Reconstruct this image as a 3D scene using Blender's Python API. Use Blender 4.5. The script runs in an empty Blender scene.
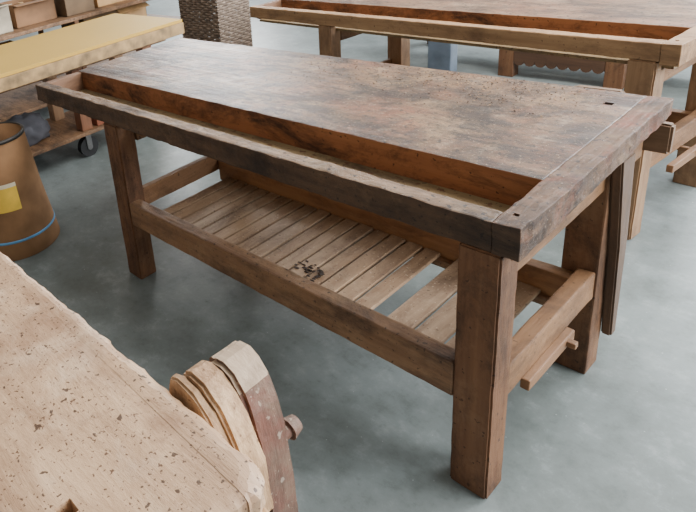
import bpy, bmesh, math, random
from mathutils import Vector, Matrix, noise
random.seed(7)
scn=bpy.context.scene
col=scn.collection
H=0.82

# ---------------- materials ----------------
def srgb(r,g,b):
    def f(c):
        c/=255.0
        return c/12.92 if c<=0.04045 else ((c+0.055)/1.055)**2.4
    return (f(r),f(g),f(b),1)

def new_mat(name):
    m=bpy.data.materials.new(name); m.use_nodes=True
    nt=m.node_tree; nt.nodes.clear()
    out=nt.nodes.new('ShaderNodeOutputMaterial'); b=nt.nodes.new('ShaderNodeBsdfPrincipled')
    nt.links.new(b.outputs[0],out.inputs[0])
    return m,nt,b
def nd(nt,t,**k):
    n=nt.nodes.new(t)
    for a,v in k.items():
        if a in n.inputs: n.inputs[a].default_value=v
        else: setattr(n,a,v)
    return n
def ramp(nt,fac,stops):
    r=nt.nodes.new('ShaderNodeValToRGB'); e=r.color_ramp.elements
    while len(e)<len(stops): e.new(0.5)
    for i,(p,c) in enumerate(stops): e[i].position=p; e[i].color=c
    nt.links.new(fac,r.inputs[0]); return r.outputs[0]
def mix(nt,fac,a,b,mode='MIX'):
    m=nt.nodes.new('ShaderNodeMix'); m.data_type='RGBA'; m.blend_type=mode
    if isinstance(fac,(int,float)): m.inputs[0].default_value=fac
    else: nt.links.new(fac,m.inputs[0])
    for s,v in ((6,a),(7,b)):
        if isinstance(v,tuple): m.inputs[s].default_value=v
        else: nt.links.new(v,m.inputs[s])
    return m.outputs[2]
BW=lambda v:(v,v,v,1)

def wood(name,c1,c2,stain=(40,30,24),axis='x',stain_lo=0.5,stain_hi=0.75,stain_amt=0.6,rough=0.6,bump=0.25,specks=None,patches=(),sscale=3.4,spec=0.5,grain=22):
    m,nt,b=new_mat(name)
    b.inputs['Specular IOR Level'].default_value=spec
    tc=nt.nodes.new('ShaderNodeTexCoord')
    mp=nt.nodes.new('ShaderNodeMapping')
    s={'x':(1.2,grain,grain),'y':(grain,1.2,grain),'z':(grain,grain,1.2)}[axis]
    mp.inputs['Scale'].default_value=s
    nt.links.new(tc.outputs['Object'],mp.inputs[0])
    g=nd(nt,'ShaderNodeTexNoise',Scale=1.6,Detail=8.0,Roughness=0.65); nt.links.new(mp.outputs[0],g.inputs['Vector'])
    base=ramp(nt,g.outputs[0],[(0.3,srgb(*c1)),(0.7,srgb(*c2))])
    for i,(pc,pa,ps,lo,hi) in enumerate(patches):
        mq=nt.nodes.new('ShaderNodeMapping'); mq.inputs['Location'].default_value=(i*7.3,i*2.1,i*4.4)
        nt.links.new(tc.outputs['Object'],mq.inputs[0])
        p=nd(nt,'ShaderNodeTexNoise',Scale=float(ps),Detail=10.0,Roughness=0.72,Distortion=0.3); nt.links.new(mq.outputs[0],p.inputs['Vector'])
        pf=ramp(nt,p.outputs[0],[(lo,BW(0)),(hi,BW(pa))])
        base=mix(nt,pf,base,srgb(*pc))
    mp2=nt.nodes.new('ShaderNodeMapping'); mp2.inputs['Location'].default_value=(3.7,1.1,5.2)
    s2={'x':(1,2.2,2.2),'y':(2.2,1,2.2),'z':(2.2,2.2,1)}[axis]; mp2.inputs['Scale'].default_value=s2
    nt.links.new(tc.outputs['Object'],mp2.inputs[0])
    n=nd(nt,'ShaderNodeTexNoise',Scale=sscale,Detail=10.0,Roughness=0.76,Distortion=0.4); nt.links.new(mp2.outputs[0],n.inputs['Vector'])
    sf=ramp(nt,n.outputs[0],[(stain_lo,BW(0)),(stain_hi,BW(stain_amt))])
    colr=mix(nt,sf,base,srgb(*stain))
    if specks:
        for (sc,th,cc,am) in specks:
            v=nd(nt,'ShaderNodeTexNoise',Scale=float(sc),Detail=2.0,Roughness=0.5); nt.links.new(tc.outputs['Object'],v.inputs['Vector'])
            vf=ramp(nt,v.outputs[0],[(th,BW(0)),(th+0.03,BW(am))])
            colr=mix(nt,vf,colr,srgb(*cc))
    nt.links.new(colr,b.inputs['Base Color'])
    rr=nd(nt,'ShaderNodeMapRange'); nt.links.new(n.outputs[0],rr.inputs[0]); rr.inputs[3].default_value=rough-0.12; rr.inputs[4].default_value=min(1,rough+0.15)
    nt.links.new(rr.outputs[0],b.inputs['Roughness'])
    add=nd(nt,'ShaderNodeMath',operation='ADD'); nt.links.new(g.outputs[0],add.inputs[0]); nt.links.new(n.outputs[0],add.inputs[1])
    bp=nd(nt,'ShaderNodeBump',Strength=bump,Distance=0.006); nt.links.new(add.outputs[0],bp.inputs['Height'])
    nt.links.new(bp.outputs[0],b.inputs['Normal'])
    return m
def plain(name,c,rough=0.6,metal=0.0,var=0.15,scale=8,spec=0.5):
    m,nt,b=new_mat(name)
    tc=nt.nodes.new('ShaderNodeTexCoord')
    n=nd(nt,'ShaderNodeTexNoise',Scale=float(scale),Detail=5.0); nt.links.new(tc.outputs['Object'],n.inputs['Vector'])
    d=tuple(int(x*(1-var)) for x in c); l=tuple(min(255,int(x*(1+var*0.6))) for x in c)
    nt.links.new(ramp(nt,n.outputs[0],[(0.3,srgb(*d)),(0.7,srgb(*l))]),b.inputs['Base Color'])
    b.inputs['Roughness'].default_value=rough; b.inputs['Metallic'].default_value=metal; b.inputs['Specular IOR Level'].default_value=spec
    return m

# ---------------- mesh helpers ----------------
def obj_from_bm(bm,name,mats,parent=None,smooth=False):
    me=bpy.data.meshes.new(name); bm.normal_update(); bm.to_mesh(me); bm.free()
    for mm in (mats if isinstance(mats,(list,tuple)) else [mats]): me.materials.append(mm)
    if smooth:
        for p in me.polygons: p.use_smooth=True
    o=bpy.data.objects.new(name,me); col.objects.link(o)
    if parent: o.parent=parent
    return o
def add_board(bm,bounds,bev=0.004,seg=0.06,jit=0.0015,mi=0,rot=None):
    x0,x1,y0,y1,z0,z1=bounds
    t=bmesh.new(); bmesh.ops.create_cube(t,size=1)
    for v in t.verts:
        v.co=Vector(((x0+x1)/2+v.co.x*(x1-x0),(y0+y1)/2+v.co.y*(y1-y0),(z0+z1)/2+v.co.z*(z1-z0)))
    if bev>0: bmesh.ops.bevel(t,geom=t.edges[:],offset=bev,segments=2,affect='EDGES',profile=0.6)
    if seg:
        for ax,(a,c) in enumerate(((x0,x1),(y0,y1),(z0,z1))):
            n=int((c-a)/seg)
            if n<2: continue
            for i in range(1,n):
                co=Vector((0,0,0)); no=Vector((0,0,0)); co[ax]=a+(c-a)*i/n; no[ax]=1
                bmesh.ops.bisect_plane(t,geom=t.verts[:]+t.edges[:]+t.faces[:],plane_co=co,plane_no=no)
    if jit:
        for v in t.verts:
            nv=noise.noise_vector(v.co*14)+0.6*noise.noise_vector(v.co*37)
            v.co+=nv*jit
    if rot:
        cen=Vector(((x0+x1)/2,(y0+y1)/2,(z0+z1)/2)); bmesh.ops.rotate(t,verts=t.verts[:],cent=cen,matrix=rot)
    for f in t.faces: f.material_index=mi
    me=bpy.data.meshes.new('t'); t.to_mesh(me); t.free(); bm.from_mesh(me); bpy.data.meshes.remove(me)
def board(name,bounds,mat,parent=None,**k):
    bm=bmesh.new(); add_board(bm,bounds,**k); return obj_from_bm(bm,name,mat,parent)
def add_cyl(bm,p0,p1,r0,r1=None,n=24,mi=0):
    p0=Vector(p0);p1=Vector(p1); r1=r0 if r1 is None else r1
    d=p1-p0; q=d.to_track_quat('Z','Y').to_matrix()
    a=[];b=[]
    for i in range(n):
        t=2*math.pi*i/n; u=Vector((math.cos(t),math.sin(t),0))
        a.append(bm.verts.new(p0+q@(u*r0))); b.append(bm.verts.new(p1+q@(u*r1)))
    fs=[bm.faces.new([a[i],a[(i+1)%n],b[(i+1)%n],b[i]]) for i in range(n)]
    fs.append(bm.faces.new(a[::-1])); fs.append(bm.faces.new(b))
    for f in fs: f.material_index=mi
def extrude_poly(name,pts,axis,a0,a1,mat,parent=None,bev=0.003,jit=0,cuts=0):
    bm=bmesh.new()
    def mk(p,a):
        return {'x':Vector((a,p[0],p[1])),'y':Vector((p[0],a,p[1])),'z':Vector((p[0],p[1],a))}[axis]
    A=[bm.verts.new(mk(p,a0)) for p in pts]; B=[bm.verts.new(mk(p,a1)) for p in pts]
    n=len(pts)
    for i in range(n): bm.faces.new([A[i],A[(i+1)%n],B[(i+1)%n],B[i]])
    bm.faces.new(A[::-1]); bm.faces.new(B)
    bmesh.ops.recalc_face_normals(bm,faces=bm.faces[:])
    if bev:
        ed=[e for e in bm.edges if len(e.link_faces)==2 and e.calc_face_angle(0)>0.6]
        bmesh.ops.bevel(bm,geom=ed,offset=bev,segments=2,affect='EDGES')
    if cuts:
        ax={'x':0,'y':1,'z':2}[axis]
        for i in range(1,cuts):
            co=Vector((0,0,0)); no=Vector((0,0,0)); co[ax]=a0+(a1-a0)*i/cuts; no[ax]=1
            bmesh.ops.bisect_plane(bm,geom=bm.verts[:]+bm.edges[:]+bm.faces[:],plane_co=co,plane_no=no)
        zs=[p[1] for p in pts]; z0,z1=min(zs),max(zs); k=int((z1-z0)/0.02)
        for i in range(1,k):
            bmesh.ops.bisect_plane(bm,geom=bm.verts[:]+bm.edges[:]+bm.faces[:],plane_co=Vector((0,0,z0+(z1-z0)*i/k)),plane_no=Vector((0,0,1)))
    if jit:
        for v in bm.verts: v.co+=noise.noise_vector(v.co*22)*jit+noise.noise_vector(v.co*80)*jit*0.4
    return obj_from_bm(bm,name,mat,parent)
def empty(name,loc,label,cat,rz=0.0,group=None):
    e=bpy.data.objects.new(name,None); col.objects.link(e); e.location=loc; e.rotation_euler=(0,0,rz); e.empty_display_size=0.2
    e['label']=label; e['category']=cat
    if group: e['group']=group
    return e
def tag(o,label,cat,group=None,kind=None):
    o['label']=label; o['category']=cat
    if group: o['group']=group
    if kind: o['kind']=kind
def cut(o,bounds):
    bm=bmesh.new(); add_board(bm,bounds,bev=0,seg=0,jit=0); c=obj_from_bm(bm,'cut',[]); c.parent=None
    md=o.modifiers.new('b','BOOLEAN'); md.object=c; md.solver='EXACT'; md.operation='DIFFERENCE'
    pm=o.parent; o.parent=None
    dg=bpy.context.evaluated_depsgraph_get(); me=bpy.data.meshes.new_from_object(o.evaluated_get(dg))
    o.modifiers.clear(); o.data=me; o.parent=pm
    bpy.data.objects.remove(c)
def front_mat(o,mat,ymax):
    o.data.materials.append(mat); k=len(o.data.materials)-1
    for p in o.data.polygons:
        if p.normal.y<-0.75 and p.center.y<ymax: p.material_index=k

# ---------------- shell ----------------
def floor_mat():
    m,nt,b=new_mat('concrete_floor')
    tc=nt.nodes.new('ShaderNodeTexCoord')
    n=nd(nt,'ShaderNodeTexNoise',Scale=0.9,Detail=8.0,Roughness=0.6); nt.links.new(tc.outputs['Object'],n.inputs['Vector'])
    c=ramp(nt,n.outputs[0],[(0.34,srgb(96,104,101)),(0.66,srgb(134,143,143))])
    n2=nd(nt,'ShaderNodeTexNoise',Scale=7.0,Detail=12.0,Roughness=0.8,Distortion=0.0); nt.links.new(tc.outputs['Object'],n2.inputs['Vector'])
    f=ramp(nt,n2.outputs[0],[(0.52,BW(0)),(0.66,BW(0.4))]); c=mix(nt,f,c,srgb(164,172,172))
    f3=ramp(nt,n2.outputs[0],[(0.36,BW(0.45)),(0.49,BW(0))]); c=mix(nt,f3,c,srgb(76,82,79))
    n4=nd(nt,'ShaderNodeTexNoise',Scale=75.0,Detail=1.0); nt.links.new(tc.outputs['Object'],n4.inputs['Vector'])
    f4=ramp(nt,n4.outputs[0],[(0.77,BW(0)),(0.80,BW(0.5))]); c=mix(nt,f4,c,srgb(200,204,200))
    n6=nd(nt,'ShaderNodeTexNoise',Scale=18.0,Detail=8.0,Roughness=0.75); nt.links.new(tc.outputs['Object'],n6.inputs['Vector'])
    f6=ramp(nt,n6.outputs[0],[(0.58,BW(0)),(0.70,BW(0.4))]); c=mix(nt,f6,c,srgb(74,79,77))
    nt.links.new(c,b.inputs['Base Color'])
    rr=nd(nt,'ShaderNodeMapRange'); nt.links.new(n.outputs[0],rr.inputs[0]); rr.inputs[3].default_value=0.24; rr.inputs[4].default_value=0.5
    nt.links.new(rr.outputs[0],b.inputs['Roughness'])
    bp=nd(nt,'ShaderNodeBump',Strength=0.06,Distance=0.01); nt.links.new(n2.outputs[0],bp.inputs['Height']); nt.links.new(bp.outputs[0],b.inputs['Normal'])
    return m
fl=board('floor',(-9,5,-5,9,-0.1,0),floor_mat(),bev=0,seg=0,jit=0); fl['kind']='structure'
wm=plain('painted_wall',(176,179,180),0.8)
w=board('wall_back',(-9,5,9,9.2,-0.1,4.5),wm,bev=0,seg=0,jit=0); w['kind']='structure'
w=board('wall_left',(-9.2,-9,-5,9.2,-0.1,4.5),wm,bev=0,seg=0,jit=0); w['kind']='structure'

# ---------------- tray workbench ----------------
def tray_bench(name,loc,rz,label,group,T,slat_cols,gap=True,jit=0.0018,L=2.18,W=0.936,ix=0.0345,lw=0.0947,a=0.08,rj=2.0,taper=0.03):
    E=empty(name,loc,label,'workbench',rz,group)
    td=0.092
    s=board('work_surface',(-L+0.002,-0.0602,0.25,W,H-td-0.002,H),T['top'],E,bev=0.003,seg=0.03,jit=jit)
    for v in s.data.vertices:
        if v.co.z<H-0.05 and v.co.y>0.3: v.co.z+=taper*1.2*min(1,(v.co.y-0.3)/0.3)
    cut(s,(-0.13,-0.108,0.81,0.83,H-0.035,H+0.05))
    front_mat(s,T['face'],0.262)
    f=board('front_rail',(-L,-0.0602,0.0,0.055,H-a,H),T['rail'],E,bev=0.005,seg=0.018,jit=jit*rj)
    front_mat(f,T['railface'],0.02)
    c=board('end_cap',(-0.060,0.0,-0.001,W,H-0.08,H+0.0005),T['cap'],E,bev=0.003,seg=0.018,jit=jit*rj)
    for v in c.data.vertices:
        k=(H-v.co.z)/0.08
        v.co.z+=taper*k*max(0,v.co.y)/W
    cut(c,(-0.042,-0.030,0.052,0.064,H-0.035,H+0.05))
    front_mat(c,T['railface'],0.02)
    board('tray_floor',(-L+0.03,-0.03,0.05,0.26,H-td-0.014,H-td),T['tray'],E,bev=0.001,seg=0.2,jit=0)
    board('tray_end',(-L,-L+0.035,0.055,0.25,H-td,H-0.004),T['tray2'],E,bev=0.004)
    lx0,lx1=-ix-lw,-ix
    LX=(-L+0.5745,-L+0.5745+lw)
    for (x0,x1) in ((lx0,lx1),LX):
        zt=H-td-0.015
        extrude_poly('leg',[(-0.002,0),(0.0865,0),(0.0865,zt),(0.049,zt),(0.049,H-a),(-0.002,H-a)],'x',x0,x1,T['leg'],E,bev=0.005,jit=0.0010,cuts=4)
        board('leg',(x0,x1,0.62,0.71,0,H-td+0.018),T['leg'],E,bev=0.005,seg=0.04,jit=jit*0.8)
    board('front_stretcher',(LX[1],lx0,0.0,0.055,0.2825,0.389),T['str'],E,bev=0.006,seg=0.025,jit=jit*1.2)
    board('back_stretcher',(LX[1]-0.06,lx0+0.04,0.578,0.620,0.25,0.355),T['bstr'],E,bev=0.004,jit=jit)
    board('end_stretcher',(lx0+0.045,lx1-0.005,0.086,0.62,0.285,0.375),T['stry'],E,bev=0.005,seg=0.03,jit=jit)
    board('end_stretcher',(LX[0]+0.0,LX[1]-0.065,0.086,0.62,0.30,0.388),T['stry'],E,bev=0.004,jit=jit)
    for (x0,x1) in ((lx0+0.01,lx1-0.01),(LX[0]+0.01,LX[1]-0.01)):
        board('top_bearer',(x0,x1,0.10,W-0.04,H-0.18,H-td-0.016),T['stry'],E,bev=0.004)
    bm=bmesh.new(); x=LX[1]+0.008; i=0
    while x<lx0-0.02:
        wd=0.054 if x<-0.45 else 0.078
        if gap and -0.510<x<-0.42:
            x=-0.415; continue
        x2=min(x+wd,lx0-0.002)
        add_board(bm,(x,x2,0.056,0.577,0.272,0.287+random.uniform(-.003,.003)),bev=0.002,seg=0.15,jit=0.0007,mi=random.randrange(len(slat_cols)))
        x+=wd+0.011; i+=1
    obj_from_bm(bm,'slatted_shelf',slat_cols,E)
    board('shelf_batten',(LX[1],lx0,0.055,0.08,0.245,0.271),T['str'],E,bev=0.002)
    board('shelf_batten',(LX[1],lx0,0.552,0.577,0.245,0.271),T['str'],E,bev=0.002)
    extrude_poly('vise_jaw',[(0.705,0.11),(0.745,0.11),(0.730,0.45),(0.690,H-0.075),(0.605,H-0.075),(0.662,0.45)],'x',-0.0335,-0.006,T['jaw'],E,bev=0.005,jit=jit)
    board('guide_bar',(-0.045,-0.022,0.175,0.45,0.250,0.283),T['bar'],E,bev=0.004,jit=jit)
    board('guide_pin',(-0.11,0.0,0.395,0.415,0.258,0.276),T['bar'],E,bev=0.003)
    extrude_poly('back_jaw',[(-0.28,0.64),(0.008,0.64),(0.008,0.735),(-0.11,0.74),(-0.125,0.818),(-0.25,0.818),(-0.28,0.79)],'y',W+0.004,W+0.034,T['bjaw'],E,bev=0.006,jit=jit)
    return E
iron=plain('dark_iron',(60,58,56),0.5,0.6)
top=wood('worn_top',(98,72,53),(134,102,75),stain=(38,27,22),axis='x',stain_lo=0.455,stain_hi=0.575,stain_amt=0.82,rough=0.42,bump=0.7,sscale=2.6,
  patches=[((130,72,44),0.55,3.5,0.49,0.61),((160,132,98),0.6,4.5,0.51,0.63),((66,54,48),0.75,6.0,0.51,0.61),((172,152,130),0.5,11.0,0.55,0.64)],
  specks=[(60,0.61,(40,28,22),0.75),(140,0.65,(186,162,134),0.5),(150,0.63,(34,24,20),0.7)])
face=wood('worn_top_edge',(132,82,52),(156,104,68),stain=(34,22,18),axis='x',stain_lo=0.46,stain_hi=0.60,stain_amt=0.88,rough=0.6,sscale=2.4,spec=0.3,specks=[(60,0.66,(50,32,24),0.8)])
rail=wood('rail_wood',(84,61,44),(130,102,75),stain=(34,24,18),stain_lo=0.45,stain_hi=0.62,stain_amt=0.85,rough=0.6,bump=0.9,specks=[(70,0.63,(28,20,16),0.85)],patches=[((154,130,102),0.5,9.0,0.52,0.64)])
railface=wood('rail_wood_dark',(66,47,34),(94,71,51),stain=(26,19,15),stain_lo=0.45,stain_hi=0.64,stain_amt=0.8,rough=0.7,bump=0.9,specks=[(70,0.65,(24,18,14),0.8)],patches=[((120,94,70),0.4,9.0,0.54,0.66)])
cap=wood('cap_wood',(80,56,40),(116,85,61),stain=(34,23,17),axis='y',stain_lo=0.46,stain_hi=0.60,stain_amt=0.8,rough=0.6,spec=0.35,patches=[((138,68,42),0.5,6.0,0.51,0.61),((146,120,92),0.5,9.0,0.54,0.66)],bump=1.0,specks=[(70,0.62,(28,18,14),0.85),(140,0.67,(190,166,140),0.5)])
leg=wood('leg_wood',(98,66,45),(126,90,62),stain=(50,33,24),axis='z',stain_lo=0.46,stain_hi=0.64,stain_amt=0.75,rough=0.65,spec=0.35,bump=0.6,patches=[((142,112,84),0.4,7.0,0.52,0.66)],specks=[(70,0.67,(48,32,24),0.7)])
strx=wood('stretcher_wood',(112,80,55),(148,113,81),stain=(50,34,25),axis='x',stain_lo=0.46,stain_hi=0.64,stain_amt=0.78,rough=0.6,bump=0.6,specks=[(70,0.65,(50,34,24),0.7)],patches=[((164,134,102),0.4,8.0,0.52,0.66)])
bstr=wood('back_stretcher_wood',(136,96,62),(166,124,84),stain=(72,48,34),axis='x',stain_lo=0.47,stain_hi=0.66,stain_amt=0.7,rough=0.6)
stry=wood('stretcher_wood_cross',(116,82,55),(144,108,75),stain=(56,38,27),axis='y',stain_lo=0.47,stain_hi=0.66,stain_amt=0.7,rough=0.6,spec=0.35,bump=0.5,specks=[(70,0.67,(50,34,24),0.7)])
tray=wood('tray_wood',(124,102,70),(158,134,96),stain=(58,44,32),axis='x',stain_lo=0.46,stain_hi=0.65,stain_amt=0.78,specks=[(40,0.62,(90,48,30),0.7),(90,0.64,(60,44,34),0.7)])
tray2=wood('tray_end_wood',(104,74,54),(134,100,74),stain=(52,34,26),axis='y',stain_amt=0.7)
jaww=wood('jaw_wood',(76,54,38),(104,78,56),axis='z',stain_amt=0.7)
barw=wood('bar_wood',(118,84,56),(146,108,74),axis='y',stain_amt=0.6)
bj=wood('back_jaw_wood',(100,76,56),(134,104,78),axis='x',stain_amt=0.7)
slk=dict(axis='y',stain_lo=0.47,stain_hi=0.67,stain_amt=0.7,specks=[(80,0.66,(60,42,32),0.6),(120,0.67,(212,190,162),0.55)],patches=[((196,170,140),0.45,5.0,0.52,0.66)])
slA=wood('slat_wood_a',(144,112,84),(176,144,112),stain=(86,62,46),**slk)
slB=wood('slat_wood_b',(124,94,68),(158,126,96),stain=(74,52,40),**slk)
slC=wood('slat_wood_c',(152,122,94),(184,154,124),stain=(90,66,50),**slk)
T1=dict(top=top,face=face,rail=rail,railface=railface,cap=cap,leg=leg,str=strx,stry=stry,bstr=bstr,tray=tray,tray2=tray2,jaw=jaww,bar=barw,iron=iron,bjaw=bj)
tray_bench('workbench',(0,0,0),0,'long worn dark-brown joinery workbench with tray and slatted shelf',None,T1,[slA,slB,slC])

rail2=wood('rail_wood_tan',(142,106,72),(176,138,98),stain=(82,56,38),stain_lo=0.47,stain_hi=0.67,stain_amt=0.65,bump=0.6,specks=[(60,0.66,(66,44,30),0.65)])
top2=wood('worn_top_tan',(110,82,61),(144,112,84),stain=(56,40,32),axis='x',stain_lo=0.46,stain_hi=0.60,stain_amt=0.8,patches=[((130,84,60),0.5,4.0,0.46,0.62),((168,148,124),0.5,5.0,0.5,0.64)],bump=0.5,specks=[(60,0.62,(48,34,28),0.8)])
leg2=wood('leg_wood_tan',(132,98,68),(162,128,94),stain=(78,54,40),axis='z',stain_lo=0.46,stain_hi=0.66,stain_amt=0.7)
T2=dict(T1); T2.update(top=top2,rail=rail2,railface=rail2,cap=rail2,leg=leg2,bjaw=leg2)
tray_bench('workbench',(-0.125,1.495,0),math.radians(-5.0),'tan wooden workbench with tray standing behind the dark bench',None,T2,[slB,slB,slA],gap=False,ix=0.065,lw=0.09,L=2.24,a=0.07,rj=1.0)

# ---------------- third bench far behind ----------------
B3=empty('workbench',(-1.5,3.3,0),'low brown wooden bench with scalloped lower rack','workbench')
board('work_surface',(-1.3,1.3,-0.05,0.75,0.75,0.81),top2,B3)
for x in (-0.85,0.02,0.66,1.2):
    board('leg',(x-0.05,x+0.05,0,0.09,0,0.75),leg,B3)
for x in (-0.85,1.2):
    board('leg',(x-0.05,x+0.05,0.6,0.69,0,0.75),leg,B3)
board('lower_shelf',(-0.8,1.15,0.1,0.6,0.18,0.21),strx,B3)
n=8; x=0.071; w=(0.609-0.071)/n
low=[]
for i in range(n):
    for k in range(7):
        t=math.pi*k/6; low.append((x+w*0.5-w*0.5*math.cos(t),0.125-0.035*math.sin(t)))
    x+=w
pts=[(0.071,0.34)]+low+[(0.609,0.34)]
dk=wood('scalloped_wood',(72,50,36),(98,70,50),axis='x')
extrude_poly('scalloped_rail',pts,'y',0.0,0.03,dk,B3,bev=0)

sp=empty('steel_stand',(-1.83,3.1,0),'grey painted steel stand with square base plate','stand')
gm=plain('grey_steel',(106,118,132),0.4,0.1)
board('post',(-0.085,0.085,-0.05,0.05,0.01,0.9),gm,sp,bev=0.006,jit=0)
board('base_plate',(-0.12,0.12,-0.12,0.12,0,0.012),gm,sp,bev=0.003,jit=0,seg=0)
board('head_plate',(-0.15,0.15,-0.12,0.12,0.9,0.92),gm,sp,bev=0.003,jit=0,seg=0)

# ---------------- near bench ----------------
fg=wood('pale_bench_top',(178,144,111),(198,164,130),stain=(128,94,68),axis='x',stain_lo=0.43,stain_hi=0.61,stain_amt=0.6,rough=0.42,grain=10,
   patches=[((146,112,86),0.55,2.5,0.46,0.60),((210,184,156),0.6,5.0,0.5,0.64),((126,92,66),0.45,16.0,0.56,0.66)],
   specks=[(170,0.645,(80,52,34),0.9),(70,0.675,(62,40,26),0.9)],bump=0.5)
fgd=wood('bench_edge_wood',(160,120,82),(196,158,114),stain=(94,64,44),axis='y',stain_amt=0.7,bump=0.9)
NB=empty('workbench',(0,0,0),'pale wooden workbench with pitted top and end vise','workbench')
def slab():
    bm=bmesh.new()
    x1,y1=0.035,-0.80; R=0.05
    pts=[(-2.2,y1),(-2.2,-1.65),(x1,-1.65)]
    for i in range(90): pts.append((x1+0.012*noise.noise(Vector((i*.3,3,1)))+0.004*noise.noise(Vector((i*1.7,3,1)))-0.004,-1.62+(y1-R+1.62)*i/89))
    for i in range(12):
        t=(math.pi/2)*i/11; pts.append((x1-R+R*math.cos(t)+0.006*noise.noise(Vector((i*.6,3,8))),y1-R+R*math.sin(t)+0.003*noise.noise(Vector((i*.8,13,8)))))
    for i in range(1,200): pts.append((x1-R-(2.2-R)*i/200,y1+0.006*noise.noise(Vector((i*.15,9,2)))+0.003*noise.noise(Vector((i*1.1,9,2)))))
    prof=[(-0.014,0.0),(-0.004,-0.002),(0.003,-0.007),(0.007,-0.016),(0.006,-0.04),(0.006,-0.055),(0.002,-0.062)]
    rings=[]
    for off,dz in prof:
        ring=[]
        for (px,py) in pts:
            ox=off if px>-0.05 else 0; oy=off if py>y1-0.04 else 0
            k=0.004*noise.noise(Vector((px*30,py*30,dz*60)))
            ring.append(bm.verts.new((px-0.008+ox+k,py-0.008+oy+k,H+dz)))
        rings.append(ring)
    n=len(pts)
    for a,b in zip(rings,rings[1:]):
        for i in range(n): bm.faces.new([a[i],b[i],b[(i+1)%n],a[(i+1)%n]])
    bm.faces.new(rings[0]); bm.faces.new(rings[-1][::-1])
    bmesh.ops.recalc_face_normals(bm,faces=bm.faces[:])
    return obj_from_bm(bm,'work_surface',fg,NB)
slb=slab()
cut(slb,(-0.14,-0.115,-1.06,-1.035,H-0.04,H+0.05))
board('apron',(-2.0,-0.02,-0.86,-0.82,H-0.20,H-0.063),fgd,NB)
board('end_apron',(-0.015,0.032,-1.6,-0.815,H-0.15,H-0.063),fgd,NB,jit=0.005,seg=0.02)
for x in (-1.9,-0.28):
    for y in (-1.6,-0.95): board('leg',(x,x+0.09,y,y+0.09,0,H-0.064),leg2,NB)
vj=wood('vise_dark_wood',(92,68,55),(124,98,80),stain=(56,40,32),axis='z',stain_lo=0.45,stain_hi=0.65,stain_amt=0.7,bump=0.6,specks=[(40,0.65,(172,156,140),0.6),(90,0.66,(172,154,136),0.5)],patches=[((112,56,42),0.55,9.0,0.48,0.60)])
vp=wood('vise_pale_top',(150,126,102),(182,158,132),stain=(96,70,54),axis='x',stain_lo=0.45,stain_hi=0.65,stain_amt=0.6,bump=0.5)
pts=[(-0.188,0.30),(-0.205,0.79),(-0.200,0.820),(-0.184,0.836),(-0.158,0.840),(-0.134,0.830),(-0.113,0.804),(-0.098,0.763),(-0.086,0.71),(-0.077,0.63),(-0.068,0.45),(-0.060,0.30)]
jaw=extrude_poly('vise_jaw',pts,'y',-0.720,-0.648,[vj,vp],NB,bev=0.007,jit=0.0015,cuts=4)
for p in jaw.data.polygons:
    if p.normal.z>0.55: p.material_index=1
ln=wood('liner_wood',(184,146,108),(212,178,138),stain=(128,92,62),axis='z',stain_lo=0.45,stain_hi=0.63,stain_amt=0.75,bump=0.9,specks=[(50,0.66,(110,76,50),0.8)])
p2=[(-0.205,0.60),(-0.208,0.80),(-0.202,0.828),(-0.182,0.838),(-0.150,0.834),(-0.118,0.808),(-0.084,0.756),(-0.066,0.70),(-0.056,0.60)]
extrude_poly('jaw_liner',p2,'y',-0.772,-0.7215,ln,jaw,bev=0.006,jit=0.003,cuts=4)
p3=[(-0.216,0.60),(-0.220,0.80),(-0.213,0.824),(-0.192,0.832),(-0.155,0.826),(-0.120,0.800),(-0.084,0.745),(-0.066,0.69),(-0.060,0.60)]
extrude_poly('jaw_liner',p3,'y',-0.792,-0.7735,ln,jaw,bev=0.004,jit=0.003,cuts=3)
bm=bmesh.new(); add_cyl(bm,(-0.100,-0.635,0.675),(-0.100,-0.612,0.675),0.020,0.015); add_cyl(bm,(-0.100,-0.66,0.675),(-0.100,-0.63,0.675),0.013)
obj_from_bm(bm,'screw_knob',vj,jaw)

# ---------------- fibre drum ----------------
DR=empty('fibre_drum',(-2.335,-0.215,0),'brown fibre drum with yellow label and blue band','drum')
kraft=plain('kraft_board',(134,102,74),0.95,0,0.22,5,spec=0.1)
def lathe(name,prof,mat,parent,n=64):
    bm=bmesh.new(); rings=[]
    for r,z in prof: rings.append([bm.verts.new((r*math.cos(2*math.pi*i/n),r*math.sin(2*math.pi*i/n),z)) for i in range(n)])
    for a,b in zip(rings,rings[1:]):
        for i in range(n): bm.faces.new([a[i],a[(i+1)%n],b[(i+1)%n],b[i]])
    return obj_from_bm(bm,name,mat,parent,True)
RT=0.160; RB=0.232; HD=0.60
lathe('drum_body',[(0.001,0.0),(RB-.003,0.0),(RB,0.004),(RT+0.03,0.3),(RT,HD),(RT-0.01,HD),(RB-.02,0.02),(0.001,0.02)],kraft,DR)
lathe('metal_rim',[(RT,HD-.012),(RT+0.004,HD-.010),(RT+0.005,HD+.001),(RT,HD+.006),(RT-0.008,HD+.006),(RT-0.008,HD)],iron,DR)
def rr(z): return RB+(RT+0.03-RB)*(z-0.004)/0.296 if z<0.3 else RT+0.03-0.03*(z-0.3)/(HD-0.3)
lathe('blue_band',[(rr(0.09)+.001,0.09),(rr(0.09)+.003,0.091),(rr(0.102)+.003,0.102),(rr(0.103)+.001,0.103)],plain('blue_tape',(84,138,176),0.6),DR)
bm=bmesh.new()
a0,a1=math.radians(-80),math.radians(-3)
n=20; V=[]
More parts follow.
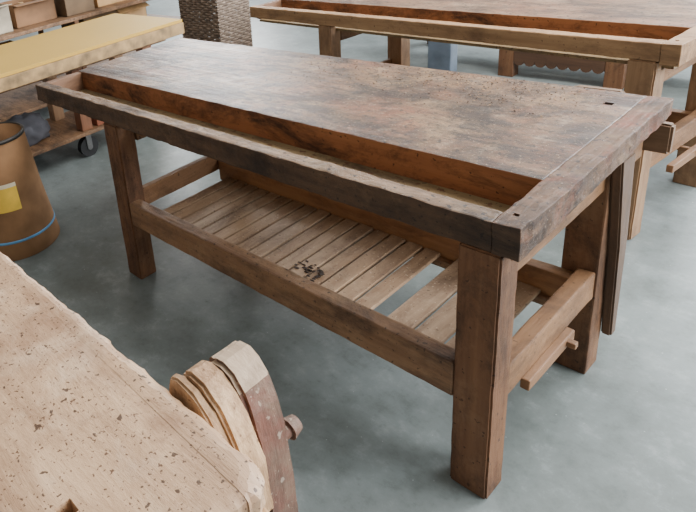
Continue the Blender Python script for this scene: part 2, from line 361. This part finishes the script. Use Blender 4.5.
for i in range(n+1):
    t=a0+(a1-a0)*i/n
    V.append([bm.verts.new(((rr(z)+.003)*math.cos(t),(rr(z)+.003)*math.sin(t),z)) for z in (0.255,0.375,0.377,0.395)])
for i in range(n):
    for k in range(3):
        f=bm.faces.new([V[i][k],V[i+1][k],V[i+1][k+1],V[i][k+1]]); f.material_index=0 if k==0 else 1
obj_from_bm(bm,'label_sticker',[plain('label_yellow',(230,190,70),0.6),plain('label_pale',(226,214,186),0.6)],DR,True)

# ---------------- yellow topped table ----------------
YT=empty('rolling_table',(-2.65,0,0),'wide table with pale yellow board top on casters','table')
ym=plain('yellow_board',(190,152,66),0.6,0,0.03,2,spec=0.3)
ye=plain('board_edge',(150,122,82),0.7,0,0.3,14)
rleg=wood('red_leg_wood',(118,74,50),(144,98,68),axis='z',stain_amt=0.6)
board('table_top',(-0.78,0.001,-0.6,1.36,0.78,0.80),ym,YT,bev=0.002,seg=0,jit=0)
board('edge_strip',(-0.02,0.012,-0.6,1.36,0.705,0.779),ye,YT,bev=0.003,seg=0.05,jit=0.001)
board('frame_rail',(-0.16,-0.12,-0.5,1.3,0.66,0.779),strx,YT)
for x in (-0.72,-0.35):
    for y in (-0.4,0.62,1.2):
        board('leg',(x,x+0.08,y,y+0.08,0.195,0.779),rleg if x>-.5 else leg2,YT)
board('lower_shelf',(-0.76,-0.24,-0.42,1.3,0.17,0.195),strx,YT)
rub=plain('rubber',(30,30,32),0.5); zinc=plain('zinc',(120,120,120),0.4,0.8)
for x in (-0.67,-0.31):
    for y in (-0.36,0.42 if x<-.5 else 0.66,1.2):
        bm=bmesh.new(); add_cyl(bm,(x-0.022,y,0.07),(x+0.022,y,0.07),0.07,n=32); add_cyl(bm,(x-0.032,y,0.07),(x+0.032,y,0.07),0.02,n=16,mi=1)
        add_board(bm,(x-0.030,x-0.024,y-0.02,y+0.02,0.07,0.158),bev=0,seg=0,jit=0,mi=1)
        add_board(bm,(x+0.024,x+0.030,y-0.02,y+0.02,0.07,0.158),bev=0,seg=0,jit=0,mi=1)
        add_board(bm,(x-0.035,x+0.035,y-0.035,y+0.035,0.156,0.17),bev=0,seg=0,jit=0,mi=1)
        obj_from_bm(bm,'caster',[rub,zinc],YT)
def sack(name,cx,cy,z0,sx,sy,sz,mat,label):
    bm=bmesh.new(); bmesh.ops.create_icosphere(bm,subdivisions=4,radius=1)
    for v in bm.verts:
        d=v.co.normalized(); k=1+0.25*noise.noise(d*2.3+Vector((cx*5,cy*5,0)))+0.16*noise.noise(d*6)
        p=Vector((d.x*sx*k,d.y*sy*k,d.z*sz*k)); 
        if p.z<-sz*0.6: p.z=-sz*0.6
        v.co=p
    o=obj_from_bm(bm,name,mat,None,True); o.location=(cx,cy,z0+sz*0.6+0.004); tag(o,label,'cloth'); return o
sack('cloth_bundle',-3.10,0.28,0.195,0.11,0.18,0.12,plain('dark_sacking',(84,84,90),0.9),'crumpled dark grey cloth bundle on the table lower shelf')
o=board('wood_block',(-3.02,-2.92,0.74,0.90,0.196,0.29),wood('red_block',(122,66,44),(146,86,58),axis='y'),None); tag(o,'red-brown wood block on the rolling table lower shelf','wood block')

# ---------------- shelf with boxes ----------------
SH=empty('storage_shelf',(-4.3,1.3,0),'low wooden storage shelf loaded with cardboard boxes','shelf')
for z in (0.1,0.45,0.72): board('shelf_board',(-0.35,0.35,-1.2,1.2,z,z+0.03),strx,SH,jit=0)
for x in (-0.35,0.31):
    for y in (-1.2,0,1.16): board('post',(x,x+0.04,y,y+0.04,0,0.72),leg,SH,jit=0)
cb=[plain('cardboard_a',(176,132,82),0.75),plain('cardboard_b',(132,96,64),0.75),plain('cardboard_c',(190,150,100),0.75),plain('box_white',(180,168,146),0.7),plain('cardboard_d',(110,88,64),0.75)]
i=0
for (yy,zz) in ((0.2,0.7515),(0.2,0.4815)):
    y=yy
    while y<2.2:
        wd=random.uniform(0.2,0.4); h=random.uniform(0.1,0.22) if zz<0.7 else random.uniform(0.14,0.30); dp=random.uniform(0.3,0.46)
        if zz<0.7 and y<1.42 and y+wd>1.24: y=1.42
        m=cb[(i*3)%5]
        bm=bmesh.new(); t=0.006
        x0,x1=-dp/2,dp/2; a,b=-wd/2,wd/2
        add_board(bm,(x0,x1,a,b,0,t),bev=0,seg=0,jit=0)
        for bb in ((x0,x0+t,a,b,0,h),(x1-t,x1,a,b,0,h),(x0,x1,a,a+t,0,h),(x0,x1,b-t,b,0,h)): add_board(bm,bb,bev=0,seg=0,jit=0)
        add_board(bm,(x1,x1+0.07,a,b,h-0.004,h),bev=0,seg=0,jit=0,rot=Matrix.Rotation(random.uniform(-.3,.8),3,'Y'))
        for k in range(3): 
            r=random.uniform(0.02,0.04); cxx=random.uniform(x0+.06,x1-.06)
            add_cyl(bm,(cxx,a+0.05+k*(wd-0.1)/2,t),(cxx,a+0.05+k*(wd-0.1)/2,h+random.uniform(-0.03,0.01)),r,n=12,mi=1)
        o=obj_from_bm(bm,'cardboard_box',[m,cb[(i*2+3)%5]]); o.location=(-4.25+random.uniform(-.04,.04),y+wd/2,zz); o.rotation_euler=(0,0,random.uniform(-.08,.08))
        tag(o,'open cardboard box of oddments standing on the storage shelf','box','boxes on the storage shelf')
        y+=wd+0.07; i+=1

# ---------------- wicker hamper ----------------
def wicker_mat():
    m,nt,b=new_mat('grey_wicker'); tc=nt.nodes.new('ShaderNodeTexCoord')
    n=nd(nt,'ShaderNodeTexNoise',Scale=30.0,Detail=3.0); nt.links.new(tc.outputs['Object'],n.inputs['Vector'])
    nt.links.new(ramp(nt,n.outputs[0],[(0.3,srgb(98,82,70)),(0.7,srgb(150,130,112))]),b.inputs['Base Color']); b.inputs['Roughness'].default_value=0.7
    return m
WH=empty('wicker_hamper',(-3.35,2.3,0),'tall grey-brown woven wicker hamper','basket')
def weave(name,w,d,h,parent,mat):
    bm=bmesh.new()
    rows=int(h/0.02); 
    def wall(p0,p1):
        p0=Vector(p0);p1=Vector(p1); Lw=(p1-p0).length; u=(p1-p0)/Lw; nrm=Vector((u.y,-u.x,0)); nc=int(Lw/0.012)
        for r in range(rows):
            z0=r*0.02; prev=None
            for i in range(nc+1):
                s=Lw*i/nc; off=0.006*math.sin(s/0.09*2*math.pi+(math.pi if r%2 else 0))
                pts=[(off-0.004,z0),(off+0.004,z0+0.005),(off+0.004,z0+0.015),(off-0.004,z0+0.02)]
                cur=[bm.verts.new(p0+u*s+nrm*o+Vector((0,0,z))) for o,z in pts]
                if prev:
                    for k in range(3): bm.faces.new([prev[k],cur[k],cur[k+1],prev[k+1]])
                prev=cur
    c=[(-w/2,-d/2,0),(w/2,-d/2,0),(w/2,d/2,0),(-w/2,d/2,0)]
    for i in range(4): wall(c[i],c[(i+1)%4])
    return obj_from_bm(bm,name,mat,parent)
wk=wicker_mat()
weave('basket_wall',0.46,0.36,1.0,WH,wk)
board('basket_base',(-0.22,0.22,-0.17,0.17,0,0.02),wk,WH,seg=0,jit=0)
board('basket_lid',(-0.24,0.24,-0.19,0.19,1.0,1.03),wk,WH,seg=0.05,jit=0.003,bev=0.01)

# ---------------- loose debris ----------------
bm=bmesh.new()
for i in range(40):
    cx=-0.74+random.uniform(-0.055,0.055); cy=0.20+random.gauss(0,0.022); s=random.uniform(0.003,0.009)
    add_board(bm,(cx-s,cx+s,cy-s*.5,cy+s*.5,0.2905,0.292),bev=0,seg=0,jit=0)
o=obj_from_bm(bm,'wood_scraps',plain('scrap_dark',(58,42,32),0.8)); tag(o,'small dark wood scraps lying on the slatted shelf','debris',kind='stuff')
bm=bmesh.new()
for i in range(800):
    cx=random.triangular(-1.3,-0.13,-0.35); cy=random.triangular(0.55,0.928,0.90); s=random.uniform(0.0008,0.0026)
    mtx=Matrix.Translation((cx,cy,H+0.0025+s*0.5))@Matrix.Rotation(random.uniform(0,3),4,'Z')@Matrix.Diagonal((s*random.uniform(.8,1.8),s,s*0.7,1))
    r=bmesh.ops.create_icosphere(bm,subdivisions=1,radius=1,matrix=mtx)
    mi=random.choice((0,0,1))
    for v in r['verts']:
        for f in v.link_faces: f.material_index=mi
o=obj_from_bm(bm,'wood_grit',[plain('grit_dark',(70,50,38),0.8),plain('grit_pale',(170,140,108),0.8)]); tag(o,'scattered grit and wood crumbs on the dark bench top','debris',kind='stuff')

# ---------------- lights ----------------
def area(name,loc,target,sx,sy,power,color):
    l=bpy.data.lights.new(name,'AREA'); l.shape='RECTANGLE'; l.size=sx; l.size_y=sy; l.energy=power; l.color=color
    o=bpy.data.objects.new(name,l); col.objects.link(o); o.location=loc
    o.rotation_euler=(Vector(target)-Vector(loc)).to_track_quat('-Z','Y').to_euler()
area('window_light',(1.6,8.7,3.1),(0.3,0.5,0.3),6.2,2.4,2400,(0.92,0.96,1.0))
area('left_window_light',(-8.7,6.6,3.0),(-1.5,1.0,0.6),3.0,1.5,600,(0.98,0.99,1.0))
area('ceiling_light',(0.0,1.9,4.2),(-0.2,1.2,0),4,1.2,280,(1.0,0.98,0.95))
area('side_window_light',(4.7,2.0,2.6),(-0.6,0.3,0.3),3,2,480,(0.96,0.98,1.0))
wd=bpy.data.worlds.new('world'); scn.world=wd; wd.use_nodes=True
wd.node_tree.nodes['Background'].inputs[0].default_value=(0.97,0.97,0.94,1); wd.node_tree.nodes['Background'].inputs[1].default_value=0.5

# ---------------- camera ----------------
cam=bpy.data.cameras.new('camera'); co=bpy.data.objects.new('camera',cam); col.objects.link(co); scn.camera=co
yw,pt,rl=0.9885,0.3538,-0.1613
fw=Vector((-math.sin(yw)*math.cos(pt),math.cos(yw)*math.cos(pt),-math.sin(pt)))
rt=Vector((math.cos(yw),math.sin(yw),0)); up=rt.cross(fw)
r2=rt*math.cos(rl)+up*math.sin(rl); u2=-rt*math.sin(rl)+up*math.cos(rl)
M=Matrix((( r2.x,u2.x,-fw.x,0.4879),(r2.y,u2.y,-fw.y,-1.2483),(r2.z,u2.z,-fw.z,1.5867),(0,0,0,1)))
co.matrix_world=M
cam.sensor_width=36; cam.sensor_fit='HORIZONTAL'; cam.lens=617.6393/696*36
cam.shift_x=(348-130.4244)/696; cam.shift_y=-(256-129.7696)/696
cam.clip_start=0.02
